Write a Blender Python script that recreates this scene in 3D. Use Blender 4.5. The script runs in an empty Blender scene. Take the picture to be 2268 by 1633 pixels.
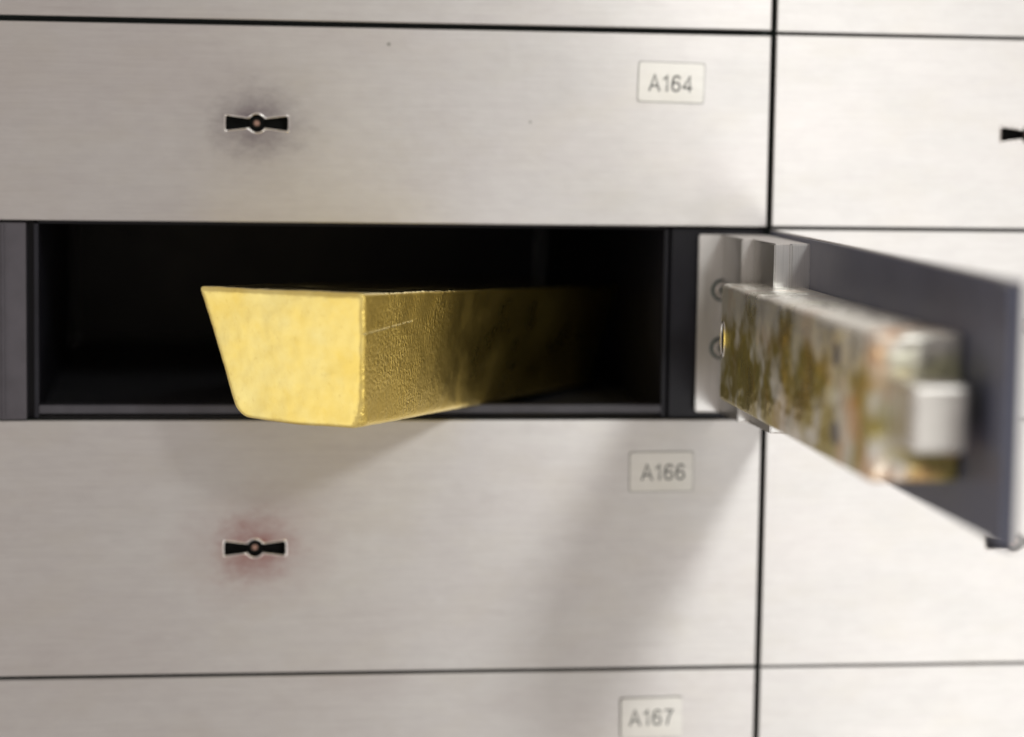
import bpy, bmesh, math, random
from mathutils import Matrix, Vector
S = 0.001                      # all numbers below are millimetres
sc = bpy.context.scene
C = sc.collection

# ------------------------------------------------------------------ camera
def rot(y, p, r):
    return (Matrix.Rotation(y, 3, 'Z') @ Matrix.Rotation(p, 3, 'X') @ Matrix.Rotation(r, 3, 'Y'))
R = rot(-0.1364, -0.1016, -0.0153)
right, fwd, up = R.col[0], R.col[1], R.col[2]
cam_d = bpy.data.cameras.new('camera')
cam = bpy.data.objects.new('camera', cam_d); C.objects.link(cam)
M = Matrix((right, up, -fwd)).transposed().to_4x4()
M.translation = Vector((-228.5363, -935.2899, 116.2848)) * S
cam.matrix_world = M
cam_d.sensor_width = 36.0
cam_d.lens = 5443.6 / 2268 * 36
cam_d.clip_start = 0.01; cam_d.clip_end = 50
cam_d.dof.use_dof = True
cam_d.dof.focus_distance = 0.878
cam_d.dof.aperture_fstop = 3.7
cam_d.dof.aperture_blades = 8
sc.camera = cam
sc.view_settings.view_transform = 'Standard'
sc.view_settings.look = 'None'
sc.view_settings.exposure = 0.0
sc.view_settings.gamma = 1.0
sc.view_settings.use_curve_mapping = False

# ------------------------------------------------------------------ light
w = bpy.data.worlds.new("World"); sc.world = w; w.use_nodes = True
w.node_tree.nodes['Background'].inputs[0].default_value = (1.0, 0.90, 0.84, 1)
w.node_tree.nodes['Background'].inputs[1].default_value = 0.53

def area(name, loc, target, sx, sy, power, col):
    d = bpy.data.lights.new(name, 'AREA'); d.shape = 'RECTANGLE'
    d.size = sx * S; d.size_y = sy * S; d.energy = power; d.color = col
    o = bpy.data.objects.new(name, d); C.objects.link(o)
    o.location = Vector(loc) * S
    o.rotation_euler = (Vector(target) - Vector(loc)).to_track_quat('-Z', 'Y').to_euler()
    return o
# LIGHTS
area('key_lamp', (435, -1900, 930), (0, 0, 0), 250, 210, 8.4, (0.975, 0.99, 0.975))
area('front_fill', (740, -1500, -640), (0, 0, 0), 600, 700, 7.6, (0.975, 0.99, 0.975))  # added unseen fill to brighten reflections on the right-hand fronts
area('floor_bounce_fill', (-1300, -900, -1300), (-180, -60, 30), 1300, 1300, 4.7, (0.98, 1.0, 0.95))  # added fill for the bar's end, stands in for floor bounce
# END LIGHTS

# ------------------------------------------------------------------ materials
def mat(name):
    m = bpy.data.materials.new(name); m.use_nodes = True
    nt = m.node_tree; b = nt.nodes['Principled BSDF']
    return m, nt, b
def node(nt, t, **k):
    n = nt.nodes.new(t)
    for a, v in k.items(): setattr(n, a, v)
    return n
def setin(n, name, v): n.inputs[name].default_value = v
def mathn(nt, op, a, b=None, clamp=False):
    n = node(nt, 'ShaderNodeMath', operation=op); n.use_clamp = clamp
    for i, v in enumerate((a, b)):
        if v is None: continue
        if isinstance(v, (int, float)): n.inputs[i].default_value = v
        else: nt.links.new(v, n.inputs[i])
    return n.outputs[0]
def mapr(nt, v, a, b, c, d):
    n = node(nt, 'ShaderNodeMapRange'); nt.links.new(v, n.inputs[0])
    for i, x in enumerate((a, b, c, d)): n.inputs[i + 1].default_value = x
    return n.outputs[0]
def mix(nt, f, a, b, blend='MIX'):
    n = node(nt, 'ShaderNodeMix', data_type='RGBA', blend_type=blend)
    for i, v in ((0, f), (6, a), (7, b)):
        if isinstance(v, (int, float)): n.inputs[i].default_value = v
        elif isinstance(v, tuple): n.inputs[i].default_value = v + (1,) if len(v) == 3 else v
        else: nt.links.new(v, n.inputs[i])
    return n.outputs[2]
def coords(nt, scale, loc=(0, 0, 0)):
    tc = node(nt, 'ShaderNodeTexCoord'); mp = node(nt, 'ShaderNodeMapping')
    nt.links.new(tc.outputs['Object'], mp.inputs[0])
    mp.inputs['Scale'].default_value = scale; mp.inputs['Location'].default_value = loc
    return mp.outputs[0]
def noise(nt, vec, scale=1, detail=3, rough=.5):
    n = node(nt, 'ShaderNodeTexNoise'); nt.links.new(vec, n.inputs['Vector'])
    setin(n, 'Scale', scale); setin(n, 'Detail', detail); setin(n, 'Roughness', rough)
    return n.outputs['Fac']
def bump(nt, h, strength, dist, prev=None):
    n = node(nt, 'ShaderNodeBump'); nt.links.new(h, n.inputs['Height'])
    setin(n, 'Strength', strength); setin(n, 'Distance', dist)
    if prev is not None: nt.links.new(prev, n.inputs['Normal'])
    return n.outputs[0]

def steel(name, seed, stain_tint=None, stain_tint_r=0.016, base=(.60, .588, .572), specks=()):
    """brushed stainless sheet: horizontal grain, cloudy wear, rubbed dirt and soft tint round the keyhole (object origin)"""
    m, nt, b = mat(name)
    L = (seed, seed * .37, seed * 1.3)
    g1 = noise(nt, coords(nt, (34, 34, 1050), L), 1, 5, .68)
    g2 = noise(nt, coords(nt, (220, 220, 5200), L), 1, 2, .6)
    cloud = noise(nt, coords(nt, (14, 14, 26), L), 1, 5, .6)
    fine = noise(nt, coords(nt, (90, 90, 210), L), 1, 4, .65)
    grain = mathn(nt, 'ADD', mathn(nt, 'MULTIPLY', g1, .6), mathn(nt, 'MULTIPLY', g2, .4))
    col = mix(nt, mapr(nt, cloud, .3, .7, 0, 1), (base[0] * .93, base[1] * .90, base[2] * .90), tuple(c * 1.05 for c in base))
    col = mix(nt, mapr(nt, grain, .32, .68, 0, .42), col, tuple(min(1, c * 1.30) for c in base))
    col = mix(nt, mapr(nt, fine, .42, .8, 0, .16), col, (.40, .36, .37))
    warm = noise(nt, coords(nt, (30, 30, 60), (seed + 5, 2, 1)), 1, 3, .6)
    col = mix(nt, mapr(nt, warm, .48, .72, 0, .35), col, (base[0] * 1.01, base[1] * .98, base[2] * .91))
    tc = node(nt, 'ShaderNodeTexCoord'); 
    dist = node(nt, 'ShaderNodeVectorMath', operation='LENGTH')
    nt.links.new(coords(nt, (1, 1, 1.25)), dist.inputs[0])
    d = dist.outputs['Value']
    if stain_tint:
        wob = noise(nt, coords(nt, (110, 110, 190), L), 1, 5, .75)
        dd = mathn(nt, 'ADD', d, mathn(nt, 'MULTIPLY', mathn(nt, 'SUBTRACT', wob, .5), .024))
        f = mathn(nt, 'POWER', mapr(nt, dd, stain_tint_r, .002, 0, 1), 1.4)
        col = mix(nt, mathn(nt, 'MULTIPLY', f, .85), col, stain_tint)
        halo = mapr(nt, dd, .036, .004, 0, .22)  # wider, softer patch of the same colour
        col = mix(nt, halo, col, stain_tint)
        # faint arcs scratched round the keyhole by the key ring
        rn = node(nt, 'ShaderNodeCombineXYZ'); nt.links.new(mathn(nt, 'MULTIPLY', d, 1500), rn.inputs[0])
        ring = noise(nt, rn.outputs[0], 1, 1, .5)
        msk = noise(nt, coords(nt, (40, 40, 40), (seed, 9, 4)), 1, 2)
        a = mathn(nt, 'MULTIPLY', mapr(nt, ring, .66, .72, 0, 1), mapr(nt, msk, .45, .6, 0, .30))
        a = mathn(nt, 'MULTIPLY', a, mapr(nt, d, .034, .030, 0, 1))
        col = mix(nt, a, col, (.80, .78, .74))
    for (sx, sz, sr) in specks:
        q = node(nt, 'ShaderNodeVectorMath', operation='DISTANCE')
        nt.links.new(tc.outputs['Object'], q.inputs[0]); q.inputs[1].default_value = (sx * S, 0, sz * S)
        col = mix(nt, mapr(nt, q.outputs['Value'], sr * S, sr * .5 * S, 0, .6), col, (.12, .13, .10))
    nt.links.new(col, b.inputs['Base Color'])
    setin(b, 'Metallic', .92)
    nt.links.new(mapr(nt, cloud, .3, .7, .42, .50), b.inputs['Roughness'])
    setin(b, 'Anisotropic', .85); setin(b, 'Anisotropic Rotation', .25)
    tg = node(nt, 'ShaderNodeTangent', direction_type='UV_MAP', uv_map='UVMap')
    nt.links.new(tg.outputs[0], b.inputs['Tangent'])
    nb = bump(nt, grain, .22, .00010)
    nb = bump(nt, noise(nt, coords(nt, (160, 160, 420), L), 1, 3), .12, .0003, nb)
    nt.links.new(nb, b.inputs['Normal'])
    return m

def simple(name, col, rough, metal, var=.15, vscale=120, bmp=0.0, bscale=900, spec=.5):
    m, nt, b = mat(name)
    n = noise(nt, coords(nt, (vscale,) * 3), 1, 4, .6)
    nt.links.new(mix(nt, mapr(nt, n, .3, .7, 0, 1), tuple(c * (1 - var) for c in col), tuple(min(1, c * (1 + var)) for c in col)), b.inputs['Base Color'])
    nt.links.new(mapr(nt, n, .3, .7, rough * .88, min(1, rough * 1.12)), b.inputs['Roughness'])
    setin(b, 'Metallic', metal); setin(b, 'Specular IOR Level', spec)
    if bmp:
        nt.links.new(bump(nt, noise(nt, coords(nt, (bscale,) * 3), 1, 3), bmp, .0002), b.inputs['Normal'])
    return m

DARK = simple('dark_casing', (.010, .026, .022), .42, .0, .2, spec=.45)  # green lens fringe of the dark seams put into the casing colour
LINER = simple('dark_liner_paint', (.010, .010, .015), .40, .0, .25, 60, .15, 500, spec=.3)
POST = simple('slate_grey_paint', (.068, .062, .073), .48, .0, .14, 90, .2, 700)
INNER = simple('slate_blue_paint', (.080, .087, .128), .40, .0, .07, 40, .15, 600)
CHROME = simple('bright_metal', (.80, .78, .76), .22, 1, .05)
KEYDARK = simple('lock_depth_black', (.003, .0035, .003), .6, .0, .2, spec=.12)  # near-black colour stands in for the unlit depth of the holes
RIM = simple('worn_rim_metal', (.82, .79, .76), .22, 1, .12, 300)
COPPER = simple('brownish_pin_metal', (.42, .26, .20), .38, .8, .1)
LIP = simple('dark_lip_paint', (.045, .043, .052), .42, 0, .15)
FLOOR = simple('worn_floor_paint', (.050, .050, .056), .34, 0, .25, 50, .2, 400)
TEAL = simple('dark_zinc_recess', (.10, .13, .125), .35, .6, .1)
PLATE_SHADOW = simple('plate_edge_shadow', (.10, .11, .10), .6, 0)  # dark outline painting the shadow gap round number plates
ZINC = simple('zinc_screw', (.42, .45, .44), .3, 1, .1)
RECESS_SHADE = simple('screw_recess_shade', (.17, .155, .15), .5, .3, .1)  # shade of the screw recesses put into the colour
INK = simple('engraved_grey_ink', (.022, .026, .025), .6, 0, .15, 900)

def alu():
    m, nt, b = mat('brushed_aluminium')
    g = noise(nt, coords(nt, (2600, 2600, 30)), 1, 3, .6)
    nt.links.new(mix(nt, mapr(nt, g, .3, .7, 0, 1), (.80, .79, .775), (.95, .94, .92)), b.inputs['Base Color'])
    setin(b, 'Metallic', 1.0)
    tc = node(nt, 'ShaderNodeTexCoord'); sp = node(nt, 'ShaderNodeSeparateXYZ'); nt.links.new(tc.outputs['Normal'], sp.inputs[0])
    saw = mapr(nt, mathn(nt, 'ABSOLUTE', sp.outputs['Z']), .6, .8, 0, 1)     # sawn ends are duller than the drawn faces
    nt.links.new(mapr(nt, saw, 0, 1, .34, .75), b.inputs['Roughness'])
    nt.links.new(bump(nt, g, .15, .0001), b.inputs['Normal'])
    return m
ALU = alu()

def gold():
    m, nt, b = mat('cast_gold')
    tc = node(nt, 'ShaderNodeTexCoord'); sep = node(nt, 'ShaderNodeSeparateXYZ')
    nt.links.new(tc.outputs['Normal'], sep.inputs[0])
    side = mapr(nt, sep.outputs['X'], .55, .85, 0, 1)
    n1 = noise(nt, coords(nt, (60, 60, 60)), 1, 5, .6)
    n2 = noise(nt, coords(nt, (700, 700, 420)), 1, 4, .6)
    col = mix(nt, mapr(nt, n1, .35, .68, 0, 1), (.83, .63, .17), (.95, .80, .32))
    col = mix(nt, mathn(nt, 'MULTIPLY', mapr(nt, n2, .60, .74, 0, 1), .35), col, (.60, .42, .10))
    col = mix(nt, side, col, (.84, .64, .17))
    nt.links.new(col, b.inputs['Base Color'])
    setin(b, 'Metallic', 1.0)
    sp = node(nt, 'ShaderNodeSeparateXYZ'); nt.links.new(tc.outputs['Object'], sp.inputs[0])
    far = mapr(nt, mathn(nt, 'ADD', sp.outputs['Y'], mathn(nt, 'MULTIPLY', mathn(nt, 'SUBTRACT', n1, .5), .05)), .030, .072, 1, 0)
    top = mapr(nt, sep.outputs['Z'], .6, .9, 0, 1)
    rr = mathn(nt, 'ADD', mapr(nt, n1, .3, .7, .31, .41), mathn(nt, 'MULTIPLY', side, mapr(nt, far, 0, 1, -.06, .08)))
    nt.links.new(mathn(nt, 'SUBTRACT', rr, mathn(nt, 'MULTIPLY', top, .24)), b.inputs['Roughness'])
    # leathery chill-cast side: stretched cells; faint scratches on the end
    wv = node(nt, 'ShaderNodeTexVoronoi', feature='SMOOTH_F1'); setin(wv, 'Scale', 1); setin(wv, 'Smoothness', .6)
    wcoord = node(nt, 'ShaderNodeVectorMath', operation='ADD')
    nt.links.new(coords(nt, (800, 1150, 700)), wcoord.inputs[0])
    nz = node(nt, 'ShaderNodeTexNoise'); nt.links.new(coords(nt, (300, 300, 300)), nz.inputs['Vector']); setin(nz, 'Scale', 1); setin(nz, 'Detail', 3)
    sc2 = node(nt, 'ShaderNodeVectorMath', operation='SCALE'); nt.links.new(nz.outputs['Color'], sc2.inputs[0]); sc2.inputs['Scale'].default_value = 2.6
    nt.links.new(sc2.outputs[0], wcoord.inputs[1]); nt.links.new(wcoord.outputs[0], wv.inputs['Vector'])
    fade = noise(nt, coords(nt, (38, 38, 38), (3, 3, 3)), 1, 2)
    cell = mathn(nt, 'MULTIPLY', wv.outputs['Distance'], mathn(nt, 'MULTIPLY', mathn(nt, 'MULTIPLY', side, far), mapr(nt, fade, .40, .58, .30, 1)))
    soft = noise(nt, coords(nt, (110, 110, 110)), 1, 4, .55)
    scr = noise(nt, coords(nt, (1500, 1500, 260), (1, 2, 3)), 1, 3, .6)
    nb = bump(nt, cell, .75, .0007)
    nb = bump(nt, mathn(nt, 'MULTIPLY', soft, mapr(nt, side, 0, 1, .25, 1)), .4, .0010, nb)
    nb = bump(nt, scr, .16, .0002, nb)
    # one long scratch along the flank and short nicks on the end
    ln = mathn(nt, 'ADD', mathn(nt, 'MULTIPLY', sp.outputs['Y'], .085), .0338)
    wob = noise(nt, coords(nt, (400, 400, 400), (7, 7, 7)), 1, 2)
    dz = mathn(nt, 'ABSOLUTE', mathn(nt, 'ADD', mathn(nt, 'SUBTRACT', sp.outputs['Z'], ln), mathn(nt, 'MULTIPLY', mathn(nt, 'SUBTRACT', wob, .5), .0009)))
    sc_ = mathn(nt, 'MULTIPLY', mapr(nt, dz, .00008, .00046, 1, 0), side)
    sc_ = mathn(nt, 'MULTIPLY', sc_, mapr(nt, sp.outputs['Y'], .028, .030, 1, 0))
    sc_ = mathn(nt, 'MULTIPLY', sc_, mapr(nt, wob, .40, .50, .05, 1))
    nb = bump(nt, sc_, 1.0, -.0005, nb)
    nt.links.new(mix(nt, mathn(nt, 'MULTIPLY', sc_, .6), col, (1.0, .90, .50)), b.inputs['Base Color'])
    nt.links.new(nb, b.inputs['Normal'])
    return m
GOLD = gold()

def zincbrass():
    m, nt, b = mat('passivated_case_reflections')
    n1 = noise(nt, coords(nt, (38, 38, 44)), 1, 3, .55)
    n2 = noise(nt, coords(nt, (46, 46, 46), (4, 1, 7)), 1, 2, .5)
    n3 = noise(nt, coords(nt, (60, 60, 60), (9, 5, 2)), 1, 2, .5)
    so = node(nt, 'ShaderNodeSeparateXYZ'); tc0 = node(nt, 'ShaderNodeTexCoord'); nt.links.new(tc0.outputs['Object'], so.inputs[0])
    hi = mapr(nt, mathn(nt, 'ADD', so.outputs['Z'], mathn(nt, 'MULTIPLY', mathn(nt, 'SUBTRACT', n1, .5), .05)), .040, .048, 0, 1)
    white_refl = mathn(nt, 'MAXIMUM', mathn(nt, 'MULTIPLY', hi, .85), mapr(nt, n1, .50, .60, 0, .9))  # white reflections painted as a top band and blotches
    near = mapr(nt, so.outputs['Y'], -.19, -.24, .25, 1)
    col = mix(nt, white_refl, (.46, .385, .135), (.90, .89, .84))
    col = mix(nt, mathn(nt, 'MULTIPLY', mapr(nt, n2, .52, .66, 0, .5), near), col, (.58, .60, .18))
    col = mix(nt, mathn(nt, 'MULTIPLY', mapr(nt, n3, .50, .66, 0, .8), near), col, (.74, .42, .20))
    nt.links.new(col, b.inputs['Base Color'])
    setin(b, 'Metallic', .74)
    nt.links.new(mapr(nt, n1, .3, .7, .24, .40), b.inputs['Roughness'])
    nb = bump(nt, noise(nt, coords(nt, (70, 60, 80), (2, 2, 2)), 1, 2), .9, .0030)
    nb = bump(nt, noise(nt, coords(nt, (900, 900, 900)), 1, 3), .1, .0002, nb)
    nt.links.new(nb, b.inputs['Normal'])
    return m
LOCK = zincbrass()

# ------------------------------------------------------------------ mesh helpers
def obj(name, bm, m, parent=None, loc=(0, 0, 0), smooth=False):
    me = bpy.data.meshes.new(name)
    bmesh.ops.recalc_face_normals(bm, faces=bm.faces)
    uv = bm.loops.layers.uv.get('UVMap') or bm.loops.layers.uv.new('UVMap')
    for f in bm.faces:
        f.smooth = smooth
        for l in f.loops: l[uv].uv = (l.vert.co.x + .3 * l.vert.co.y, l.vert.co.z + .3 * l.vert.co.y)
    bm.to_mesh(me); bm.free()
    me.materials.append(m)
    o = bpy.data.objects.new(name, me); C.objects.link(o)
    o.location = Vector(loc) * S
    if parent: o.parent = parent
    return o
def thing(name, label, cat, loc=(0, 0, 0), group=None):
    o = bpy.data.objects.new(name, None); C.objects.link(o); o.location = Vector(loc) * S
    o.empty_display_size = .01
    o['label'] = label; o['category'] = cat
    if group: o['group'] = group
    return o
def box(bm, x0, x1, y0, y1, z0, z1, bev=0, seg=2):
    b2 = bmesh.new()
    bmesh.ops.create_cube(b2, size=1)
    for v in b2.verts:
        v.co = Vector(((x0 if v.co.x < 0 else x1), (y0 if v.co.y < 0 else y1), (z0 if v.co.z < 0 else z1))) * S
    if bev: bmesh.ops.bevel(b2, geom=b2.edges[:], offset=bev * S, segments=seg, affect='EDGES', profile=.5)
    merge(bm, b2)
def merge(bm, b2):
    me = bpy.data.meshes.new('tmp'); b2.to_mesh(me); b2.free(); bm.from_mesh(me); bpy.data.meshes.remove(me)
def boxobj(name, m, parent, *a, bev=0, seg=2, loc=(0, 0, 0), smooth=False):
    bm = bmesh.new(); box(bm, *a, bev=bev, seg=seg); return obj(name, bm, m, parent, loc, smooth)
def prism(pts, axis_lo, axis_hi, axis='z'):
    """closed outline of 2-D points extruded along an axis (y or z)"""
    bm = bmesh.new(); rings = []
    for h in (axis_lo, axis_hi):
        rings.append([bm.verts.new(Vector((p[0], p[1], h) if axis == 'z' else (p[0], h, p[1])) * S) for p in pts])
    n = len(pts)
    for i in range(n): bm.faces.new((rings[0][i], rings[0][(i + 1) % n], rings[1][(i + 1) % n], rings[1][i]))
    bm.faces.new(rings[0]); bm.faces.new(rings[1][::-1])
    return bm
def disc(bm, cx, cz, r, y0, y1, n=32, bev=.3):
    b2 = prism([(cx + r * math.cos(2 * math.pi * i / n), cz + r * math.sin(2 * math.pi * i / n)) for i in range(n)], y0, y1, 'y')
    es = [e for e in b2.edges if abs(e.verts[0].co.y - y0 * S) < 1e-7 and abs(e.verts[1].co.y - y0 * S) < 1e-7]
    if bev: bmesh.ops.bevel(b2, geom=es, offset=bev * S, segments=2, affect='EDGES')
    merge(bm, b2)

# ------------------------------------------------------------------ keyhole outline (bow tie with a round middle)
def key_loop(off=0.0):
    Rc = 3.35 + off
    hn, he, W = 1.65 + off, 2.75 + off, 11.75 + off
    a0 = math.asin(hn / Rc)
    pts = []
    def wing(s):
        out = []
        xs = s * Rc * math.cos(a0)
        for i in range(7):
            t = i / 6; x = xs + (s * (W - .5) - xs) * t
            out.append((x, hn + (he - hn) * t))
        for i in range(1, 6):                # rounded, slightly bowed end
            t = i / 6
            out.append((s * (W - .5 + .5 * math.sin(math.pi * t) ** .5), he * math.cos(math.pi * t) ))
        for i in range(7):
            t = 1 - i / 6; x = xs + (s * (W - .5) - xs) * t
            out.append((x, -(hn + (he - hn) * t)))
        return out
    pts += wing(1)
    n = 12
    a1 = -a0; a2 = -(math.pi - a0)
    for i in range(1, n): a = a1 + (a2 - a1) * i / n; pts.append((Rc * math.cos(a), Rc * math.sin(a)))
    lw = wing(-1); pts += lw[::-1]
    for i in range(1, n): a = math.pi - a0 + (a0 - (math.pi - a0)) * i / n; pts.append((Rc * math.cos(a), Rc * math.sin(a)))
    return pts

def panel_with_hole(x0, x1, z0, z1, loop, th=2.5):
    """face at y = 0 with a keyhole cut through; coordinates relative to the keyhole centre"""
    bm = bmesh.new()
    r = .45                                   # rolled edge
    def ring(pts, y): return [bm.verts.new(Vector((x, y, z)) * S) for x, z in pts]
    def rect(i): return [(x0 + i, z0 + i), (x1 - i, z0 + i), (x1 - i, z1 - i), (x0 + i, z1 - i)]
    A = ring(rect(r), 0); B = ring(rect(r * .3), r * .3); Cc = ring(rect(0), r); D = ring(rect(0), th)
    K = ring(loop, 0); K2 = ring(loop, th)
    def edges(rg): return [bm.edges.new((rg[i], rg[(i + 1) % len(rg)])) for i in range(len(rg))]
    e = edges(A) + edges(K)
    bmesh.ops.triangle_fill(bm, use_beauty=True, use_dissolve=False, edges=e)
    for r1, r2 in ((A, B), (B, Cc), (Cc, D), (K, K2)):
        n = len(r1)
        for i in range(n): bm.faces.new((r1[i], r1[(i + 1) % n], r2[(i + 1) % n], r2[i]))
    return bm

def rim(o, prof):
    """ring lying on the keyhole edge; prof = list of (offset outwards, y)"""
    bm = bmesh.new(); rs = []
    for off, y in prof: rs.append([bm.verts.new(Vector((x, y, z)) * S) for x, z in key_loop(off)])
    n = len(rs[0])
    for a, b in zip(rs, rs[1:]):
        for i in range(n): bm.faces.new((a[i], a[(i + 1) % n], b[(i + 1) % n], b[i]))
    return bm

def arc(cx, cy, rx, ry, a0, a1, n=18):
    return [(cx + rx * math.cos(math.radians(a0 + (a1 - a0) * i / n)), cy + ry * math.sin(math.radians(a0 + (a1 - a0) * i / n))) for i in range(n + 1)]
# grotesque characters as centre-line strokes in a cell one unit tall
GLYPH = {
    'A': (.62, [[(.03, 0), (.31, .96), (.59, 0)], [(.13, .32), (.49, .32)]]),
    '1': (.36, [[(.25, 0), (.25, .95), (.20, .83), (.13, .77), (.04, .73)]]),
    '6': (.50, [arc(.25, .30, .205, .255, 0, 360, 32), [(.045, .30), (.05, .50), (.075, .69), (.13, .83), (.20, .91), (.28, .935), (.36, .91), (.42, .85), (.445, .76)]]),
    '4': (.52, [[(.37, 0), (.37, .93), (.03, .28), (.03, .25), (.50, .25)]]),
    '7': (.50, [[(.04, .91), (.46, .91), (.36, .74), (.26, .50), (.20, .25), (.17, 0)]]),
}
def text_mesh(s, height, width, th):
    """each stroke becomes a ribbon of even weight, all a hair's breadth thick"""
    adv = [GLYPH[c][0] + .13 for c in s]; tot = sum(adv) - .13
    fx = width / tot; fz = height; wt = .100 * height / 2
    bm = bmesh.new(); x = 0; lay = 0
    for c, a in zip(s, adv):
        for st in GLYPH[c][1]:
            p = [Vector(((x + u - tot / 2) * fx, 0, (v - .48) * fz)) for u, v in st]
            closed = (p[0] - p[-1]).length < 1e-3
            if closed: p = p[:-1]
            n = len(p); L = []; Rr = []
            for i in range(n):
                d0 = (p[i] - p[i - 1]) if (i > 0 or closed) else (p[1] - p[0])
                d1 = (p[(i + 1) % n] - p[i]) if (i < n - 1 or closed) else (p[-1] - p[-2])
                d0.normalize(); d1.normalize()
                n0 = Vector((-d0.z, 0, d0.x)); n1 = Vector((-d1.z, 0, d1.x)); nn = (n0 + n1)
                nn = nn.normalized() if nn.length > .05 else n0
                k = min(1.9, 1 / max(.45, nn.dot(n0)))
                yy = -th - lay * .002
                for lst, sg in ((L, 1), (Rr, -1)):
                    lst.append((bm.verts.new((p[i] + nn * wt * k * sg + Vector((0, yy, 0))) * S), bm.verts.new((p[i] + nn * wt * k * sg) * S)))
            for i in range(n if closed else n - 1):
                j = (i + 1) % n
                bm.faces.new((L[i][0], L[j][0], Rr[j][0], Rr[i][0]))
                bm.faces.new((L[i][0], L[i][1], L[j][1], L[j][0])); bm.faces.new((Rr[i][0], Rr[j][0], Rr[j][1], Rr[i][1]))
            lay += 1
        x += a
    return bm

# ------------------------------------------------------------------ closed deposit boxes
GROUP = 'safe deposit boxes in the steel wall'
def closed_box(label, x0, x1, z0, z1, kx, m, plate=None, gaps=(.98, .98, .7, .7)):
    """cell bounds in mm, kx = keyhole x; gaps = left, right, bottom, top reveal"""
    t = thing('safe_deposit_box', label, 'deposit box', ((x0 + x1) / 2, 0, z0), GROUP)
    ox, oz = (x0 + x1) / 2, z0
    kz = (z0 + z1) / 2
    lp = key_loop(0)
    pan = obj('door', panel_with_hole(x0 + gaps[0] - kx, x1 - gaps[1] - kx, z0 + gaps[2] - kz, z1 - gaps[3] - kz, lp), m, t, (kx - ox, 0, kz - oz))
    kr = obj('keyhole_rim', rim(0, [(-.02, 2.4), (-.02, -.08), (.10, -.30), (.30, -.36), (.52, -.24), (.68, .02)]), RIM, pan, (0, 0, 0), True)
    bm = bmesh.new(); box(bm, -16, 16, 5.2, 6.2, -8, 8)
    obj('lock_recess', bm, KEYDARK, pan)
    bm = prism(key_loop(.02), 2.45, 5.1, 'y')
    # open tube behind the sheet so the keyhole looks into near-black depth
    for f in [f for f in bm.faces if len(f.verts) > 10]: bm.faces.remove(f)
    obj('keyhole_sleeve', bm, KEYDARK, pan)
    bm = bmesh.new(); disc(bm, 0, 0, 2.6, 2.2, 5.1, 28, .5)
    pin = obj('lock_pin', bm, KEYDARK, pan)
    bm = bmesh.new(); disc(bm, 0, 0, 1.15, 1.9, 2.6, 24, .3)
    obj('pin_tip', bm, COPPER, pan)
    boxobj('compartment', DARK, t, x0 + .15 - ox, x1 - .15 - ox, 8, 330, z0 + .15 - oz, z1 - .15 - oz)
    if plate:
        (px0, px1, pz0, pz1, txt, tcx, tcz, tw, th_, tilt, lift) = plate
        cx, cz = (px0 + px1) / 2, (pz0 + pz1) / 2
        hw, hh, r = (px1 - px0) / 2, (pz1 - pz0) / 2, 1.0
        pts = []
        for sx, sz, a in ((1, 1, 0), (-1, 1, 90), (-1, -1, 180), (1, -1, 270)):
            for k in range(5):
                an = math.radians(a + k * 22.5); pts.append((sx * (hw - r) + r * math.cos(an), sz * (hh - r) + r * math.sin(an)))
        bm = prism(pts, -lift, -.02, 'y')
        es = [e for e in bm.edges if e.verts[0].co.y < -lift * .9 * S and e.verts[1].co.y < -lift * .9 * S]
        bmesh.ops.bevel(bm, geom=es, offset=.18 * S, segments=2, affect='EDGES')
        gb = prism([(x * (1 + .22 / hw), z * (1 + .22 / hh)) for x, z in pts], -.12, -.01, 'y')  # slightly larger dark backing paints the plate's shadow gap
        for f in gb.faces: f.material_index = 1
        merge(bm, gb)
        pl = obj('number_plate', bm, PLATE, pan, (cx - kx, 0, cz - kz)); pl.data.materials.append(PLATE_SHADOW)
        pl.rotation_euler = (0, math.radians(tilt), 0)
        obj('number_lettering', text_mesh(txt, th_, tw, .05), INK, pan, (tcx - kx, -lift - .004, tcz - kz)).rotation_euler = (0, math.radians(tilt), 0)
    return t

H = 75.2
PLATE = steel('number_plate_metal', 71.7, None, base=(.66, .65, .61))
ST_A = steel('steel_sheet', 3.1, (.20, .17, .19), .022, specks=((49.5, 30.5, .9), (104, 2, .7)))
ST_B = steel('steel_sheet_reddish_keyhole', 11.7, (.30, .105, .095), .021)  # reddish tint round the keyhole
ST_C = steel('steel_sheet_plain', 23.3)
ST_D = steel('steel_sheet_plain_pale', 37.9)
kL, kR = -198.6, 104.0
closed_box('deposit box whose steel door runs along the top edge of the photo, left column', -300, 0, 150.4, 225, kL, ST_C, gaps=(.98, .98, 1.05, .7))
closed_box('closed brushed steel deposit box numbered A164, above the open box', -300, 0, H, 150.4, kL, ST_A,
           (-52.9, -27.2, 123.2, 138.3, 'A164', -40.3, 130.35, 17.1, 6.5, 1.0, .45), gaps=(.98, .98, .35, 1.15))
closed_box('closed deposit box numbered A166 with reddish keyhole, below the gold bar', -300, 0, -98.85, 0, kL, ST_B,
           (-53.2, -28.1, -28.1, -12.7, 'A166', -40.0, -20.6, 17.3, 6.5, -.5, .45), gaps=(.98, .98, .75, 0.1))
closed_box('deposit box numbered A167 along the bottom edge of the photo', -300, 0, -174, -98.85, kL, ST_C,
           (-54.9, -30.4, -126.0, -110.4, 'A167', -42.8, -118.2, 17.6, 6.6, -1.0, 1.3), gaps=(.98, .98, .7, .7))
closed_box('blank steel deposit box in the top right corner of the photo', 0, 300, 150.4, 225, kR, ST_D, gaps=(.98, .98, .6, .7))
closed_box('steel deposit box right of A164 with its keyhole cut by the photo edge', 0, 300, H, 150.4, kR, ST_D, gaps=(.98, .98, .7, .7))
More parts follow.
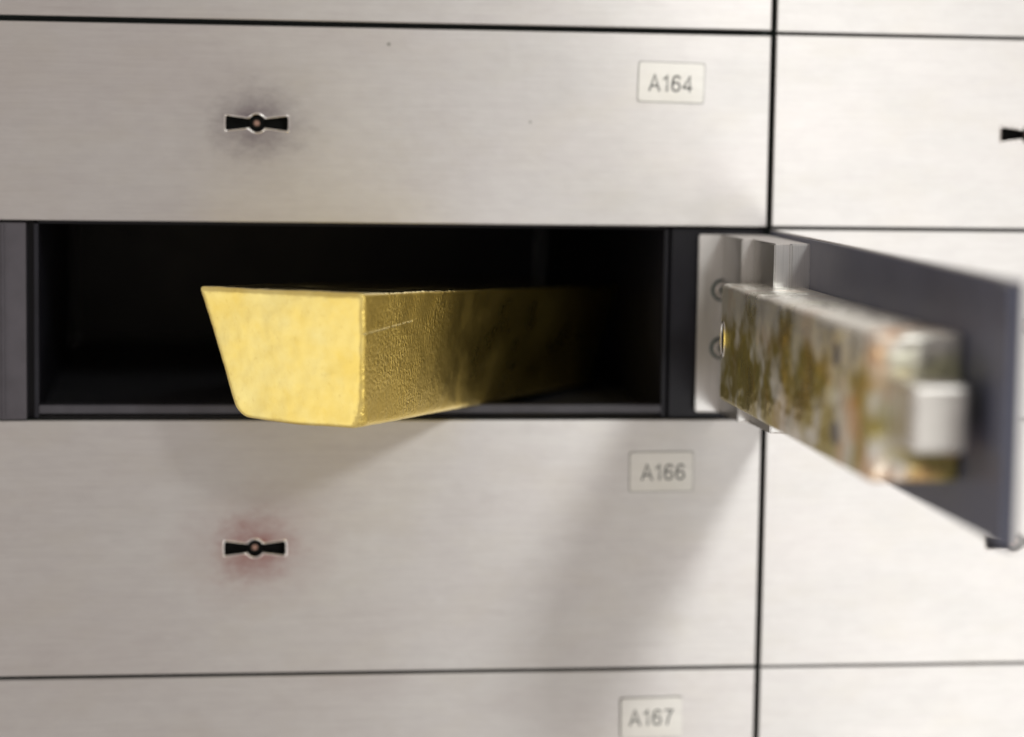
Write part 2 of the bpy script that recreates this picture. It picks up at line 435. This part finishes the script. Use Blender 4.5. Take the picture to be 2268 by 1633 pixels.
closed_box('steel deposit box directly behind the swung open door', 0, 300, 0, H, kR, ST_C, gaps=(.98, .98, .6, .7))
closed_box('brightly lit steel deposit box right of A166, its keyhole partly behind the open door', 0, 300, -98.85, 0, kR, ST_D, gaps=(.98, .98, .5, .6))
closed_box('steel deposit box in the bottom right corner of the photo, right of A167', 0, 300, -174, -98.85, kR, ST_C, gaps=(.98, .98, .7, .5))

# ------------------------------------------------------------------ the open box
ob = thing('safe_deposit_box', 'open dark deposit box between A164 and A166, its door swung out', 'deposit box', (-150, 0, 0), GROUP)
def P(name, m, *a, bev=0, par=None, smooth=False):
    a = list(a); a[0] += 150; a[1] += 150
    return boxobj(name, m, par or ob, *a, bev=bev, smooth=smooth)
# compartment shell: walls, floor, roof, back in one mesh
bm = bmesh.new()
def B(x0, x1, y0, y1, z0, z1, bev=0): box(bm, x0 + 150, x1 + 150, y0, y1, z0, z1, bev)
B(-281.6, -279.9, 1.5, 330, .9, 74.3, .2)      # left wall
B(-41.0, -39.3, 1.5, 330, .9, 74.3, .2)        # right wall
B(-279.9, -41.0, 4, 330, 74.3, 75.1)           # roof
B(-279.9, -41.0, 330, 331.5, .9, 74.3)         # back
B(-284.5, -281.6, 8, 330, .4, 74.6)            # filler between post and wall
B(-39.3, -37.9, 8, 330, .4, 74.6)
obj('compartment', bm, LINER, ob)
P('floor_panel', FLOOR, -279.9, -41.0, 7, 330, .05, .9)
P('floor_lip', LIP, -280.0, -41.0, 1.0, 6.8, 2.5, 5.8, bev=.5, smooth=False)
# side posts with a folded edge
pst = P('side_post', POST, -299.2, -284.4, -.2, 30, .4, 74.6, bev=.5)
bmf = bmesh.new(); box(bmf, -293.4 + 150, -292.6 + 150, -1.2, 0, .6, 74.4, .2); obj('fold', bmf, POST, pst)
P('side_post', LINER, -38.0, -1.2, 3.0, 30, .4, 74.6, bev=.5)

# door, built closed-angle free: local x = outwards (away from camera side), local -y = along the door
door = boxobj('door', steel('steel_sheet_open_door', 51.3), ob, .9, 3.0, -299.0, -1.0, .8, 74.4, bev=.3, loc=(150, 0, 0))
door.rotation_euler = (0, 0, -math.radians(.63))
boxobj('inner_panel', INNER, door, -.2, .88, -298.4, -3, 1.2, 74.0, bev=.3)
boxobj('edge_fold', INNER, door, -2.6, -.22, -298.4, -286.0, 1.4, 73.8, bev=.6)
# lock case with rounded edges
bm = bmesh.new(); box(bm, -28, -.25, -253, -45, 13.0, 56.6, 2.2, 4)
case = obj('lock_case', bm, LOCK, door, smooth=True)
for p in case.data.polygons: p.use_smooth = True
# fixing holes in the flank of the case: flat dark discs paint their recess shade
def side_disc(bm, y, z, ry, rz, x0, x1, n=28):
    pts = [(y + ry * math.cos(2 * math.pi * i / n), z + rz * math.sin(2 * math.pi * i / n)) for i in range(n)]
    rings = [[bm.verts.new(Vector((xx, a, b)) * S) for a, b in pts] for xx in (x0, x1)]
    for i in range(n): bm.faces.new((rings[0][i], rings[0][(i + 1) % n], rings[1][(i + 1) % n], rings[1][i]))
    bm.faces.new(rings[0]); bm.faces.new(rings[1][::-1])
def side_ring(bm, y, z, ry, rz, wd, x0, n=28):
    prof = ((0, x0 + .2), (0, x0 - .35), (wd * .5, x0 - .5), (wd, x0 + .1)); rs = []
    for o_, xx in prof: rs.append([bm.verts.new(Vector((xx, y + (ry + o_) * math.cos(2 * math.pi * i / n), z + (rz + o_) * math.sin(2 * math.pi * i / n))) * S) for i in range(n)])
    for a, b in zip(rs, rs[1:]):
        for i in range(n): bm.faces.new((a[i], a[(i + 1) % n], b[(i + 1) % n], b[i]))
for (y, z) in ((-215, 46.5), (-215, 22.5)):
    bm = bmesh.new(); side_disc(bm, y, z, 4.6, 3.8, -28.12, -26); obj('case_screw_recess_shade', bm, RECESS_SHADE, door)
bm = bmesh.new(); side_disc(bm, -50.5, 36.2, 2.6, 6.0, -28.10, -26); oh = obj('case_hole_shade', bm, KEYDARK, door)  # flat black disc painted in place of an open hole
bm = bmesh.new(); side_ring(bm, -50.5, 36.2, 2.6, 6.0, 1.0, -28); obj('hole_rim', bm, CHROME, oh, smooth=True)
boxobj('bolt', simple('worn_bolt_metal', (.66, .64, .60), .34, .85, .08), door, -22.6, -5.6, -277, -252.5, 24.6, 44.0, bev=1.6)

# hinge: stepped aluminium profile from the jamb to the door
prof = [(-27.6, 1.6), (-27.6, 0), (-18.3, 0), (-18.3, -33.2), (-13.96, -33.2), (-13.96, -66.4), (-7.9, -66.4), (-7.9, -67.0), (-.3, -67.0), (-.3, -4), (-6, 2.9), (-16, 2.9)]
prof = [(x + 150, y) for x, y in prof]
bm = prism(prof, 3.1, 72.4, 'z')
bmesh.ops.bevel(bm, geom=bm.edges[:], offset=.45 * S, segments=2, affect='EDGES')
hinge = obj('hinge', bm, ALU, ob)
hinge.data.materials.append(simple('hinge_flank_shade', (.30, .29, .275), .36, .9, .08))  # left-facing flanks darkened, their shade put into the colour
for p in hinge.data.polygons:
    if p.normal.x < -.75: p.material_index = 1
for z in (50.8, 28.2):
    bm = bmesh.new(); disc(bm, -18.0 + 150, z, 3.5, -2.2, -.02, 32, .9)
    b3 = bmesh.new(); disc(b3, -18.0 + 150, z, 4.5, -.75, -.03, 32, .3); disc(b3, -18.0 + 150, z, 1.7, -2.3, -2.0, 6, .1)
    for f in b3.faces: f.material_index = 1
    merge(bm, b3)
    s_ = obj('screw', bm, CHROME, hinge); s_.data.materials.append(TEAL)

# ------------------------------------------------------------------ gold bar
def gold_bar():
    x0, y0, yaw, wb, wt, h, s, L, tap, pit = -164.6034, -90.647, .5299, 49.4797, 64.3002, 47.1193, 16.2062, 222.5487, 3.4614, -.0285
    z0 = 5.9 + (2 - y0) * math.tan(-pit) / math.cos(yaw)
    dr = (wt - wb) / 2
    V = {'BR': (0, 0, -.6), 'BL': (-wb, 0, .6), 'TR': (dr, -s, h), 'TL': (-wb - dr, -s, h),
         'BRf': (0, L, 0), 'BLf': (-wb, L, 0), 'TRf': (dr, L + s, h - tap), 'TLf': (-wb - dr, L + s, h - tap)}
    b = bmesh.new(); v = {k: b.verts.new(Vector(c) * S) for k, c in V.items()}
    for f in (('BR', 'BL', 'TL', 'TR'), ('BRf', 'TRf', 'TLf', 'BLf'), ('BR', 'TR', 'TRf', 'BRf'), ('BL', 'BLf', 'TLf', 'TL'), ('TL', 'TLf', 'TRf', 'TR'), ('BL', 'BR', 'BRf', 'BLf')):
        b.faces.new([v[k] for k in f])
    def E(a, c): return [e for e in b.edges if set(e.verts) == {v[a], v[c]}]
    bmesh.ops.bevel(b, geom=E('BL', 'BLf'), offset=4.5 * S, segments=6, affect='EDGES', profile=.5)
    bmesh.ops.bevel(b, geom=E('BR', 'BRf'), offset=2.6 * S, segments=4, affect='EDGES', profile=.5)
    b.normal_update()
    bmesh.ops.bevel(b, geom=[e for e in b.edges if e.calc_face_angle(0) > .5], offset=1.5 * S, segments=4, affect='EDGES', profile=.5)
    o = obj('gold_bar', b, GOLD, None, (x0, y0, z0), True)
    m4 = Matrix.Rotation(-yaw, 4, 'Z') @ Matrix.Rotation(pit, 4, 'X')
    o.rotation_euler = m4.to_euler()
    rm = o.modifiers.new('remesh', 'REMESH'); rm.mode = 'VOXEL'; rm.voxel_size = .0007; rm.use_smooth_shade = True
    sm = o.modifiers.new('smooth', 'SMOOTH'); sm.iterations = 2
    t = bpy.data.textures.new('lumps', 'CLOUDS'); t.noise_scale = .020; t.noise_depth = 2
    dm = o.modifiers.new('lumps', 'DISPLACE'); dm.texture = t; dm.strength = .0006; dm.mid_level = .5; dm.texture_coords = 'LOCAL'
    t2 = bpy.data.textures.new('nicks', 'CLOUDS'); t2.noise_scale = .004; t2.noise_depth = 2
    dm2 = o.modifiers.new('nicks', 'DISPLACE'); dm2.texture = t2; dm2.strength = .00014; dm2.mid_level = .5; dm2.texture_coords = 'LOCAL'
    bpy.context.view_layer.update()
    me = bpy.data.meshes.new_from_object(o.evaluated_get(bpy.context.evaluated_depsgraph_get()))
    o.modifiers.clear(); o.data = me; me.name = 'gold_bar'
    from mathutils import noise as N
    n1 = Vector((1, 0, -dr / h)).normalized(); n2 = Vector((0, -1, -s / h)).normalized()
    for vt in me.vertices:
        c = vt.co / S
        d1 = -c.dot(n1); d2 = -c.dot(n2)                   # depth below the flank and below the end face
        dtop = h - c.z
        if c.y < 60 and c.z > -2:
            w_ = 0.0
            if d1 < 4 and d2 < 4:                          # battered front corner
                w_ += .55 * max(0, 1 - max(d1, d2) / 3.0) * (.5 + N.noise(c * .22) * 1.1 + .18 * N.noise(c * .9))
                if c.z < 9: w_ += 1.7 * max(0, 1 - c.z / 9) * max(0, 1 - max(d1, d2) / 4.0) * (.6 + 1.2 * abs(N.noise(c * .9)))
            if dtop < 3 and (d2 < 3 or d1 < 3): w_ += .45 * max(0, 1 - dtop / 3) * (.4 + N.noise(c * .5))
            if w_: vt.co += (Vector((-n1.x, 0, 0)) * .5 + Vector((0, .6, 0)) + Vector((0, 0, .25 if c.z < 9 else -.3))) * max(-.15, w_) * S
    # molten, slightly bellied underside and sagging rim
    for vt in me.vertices:
        c = vt.co / S; t_ = max(0, min(1, (c.x + wb) / wb))
        if c.y < 80 and c.z < 20: vt.co.z -= .9 * S * math.sin(math.pi * t_) * (1 - c.z / 20) * max(0, 1 - c.y / 80) if c.z > 0 else .9 * S * math.sin(math.pi * t_) * max(0, 1 - max(0, c.y) / 80)
    for p in me.polygons: p.use_smooth = True
    o['label'] = 'cast gold bar sticking out of the open deposit box'; o['category'] = 'gold bar'
    return o
gold_bar()
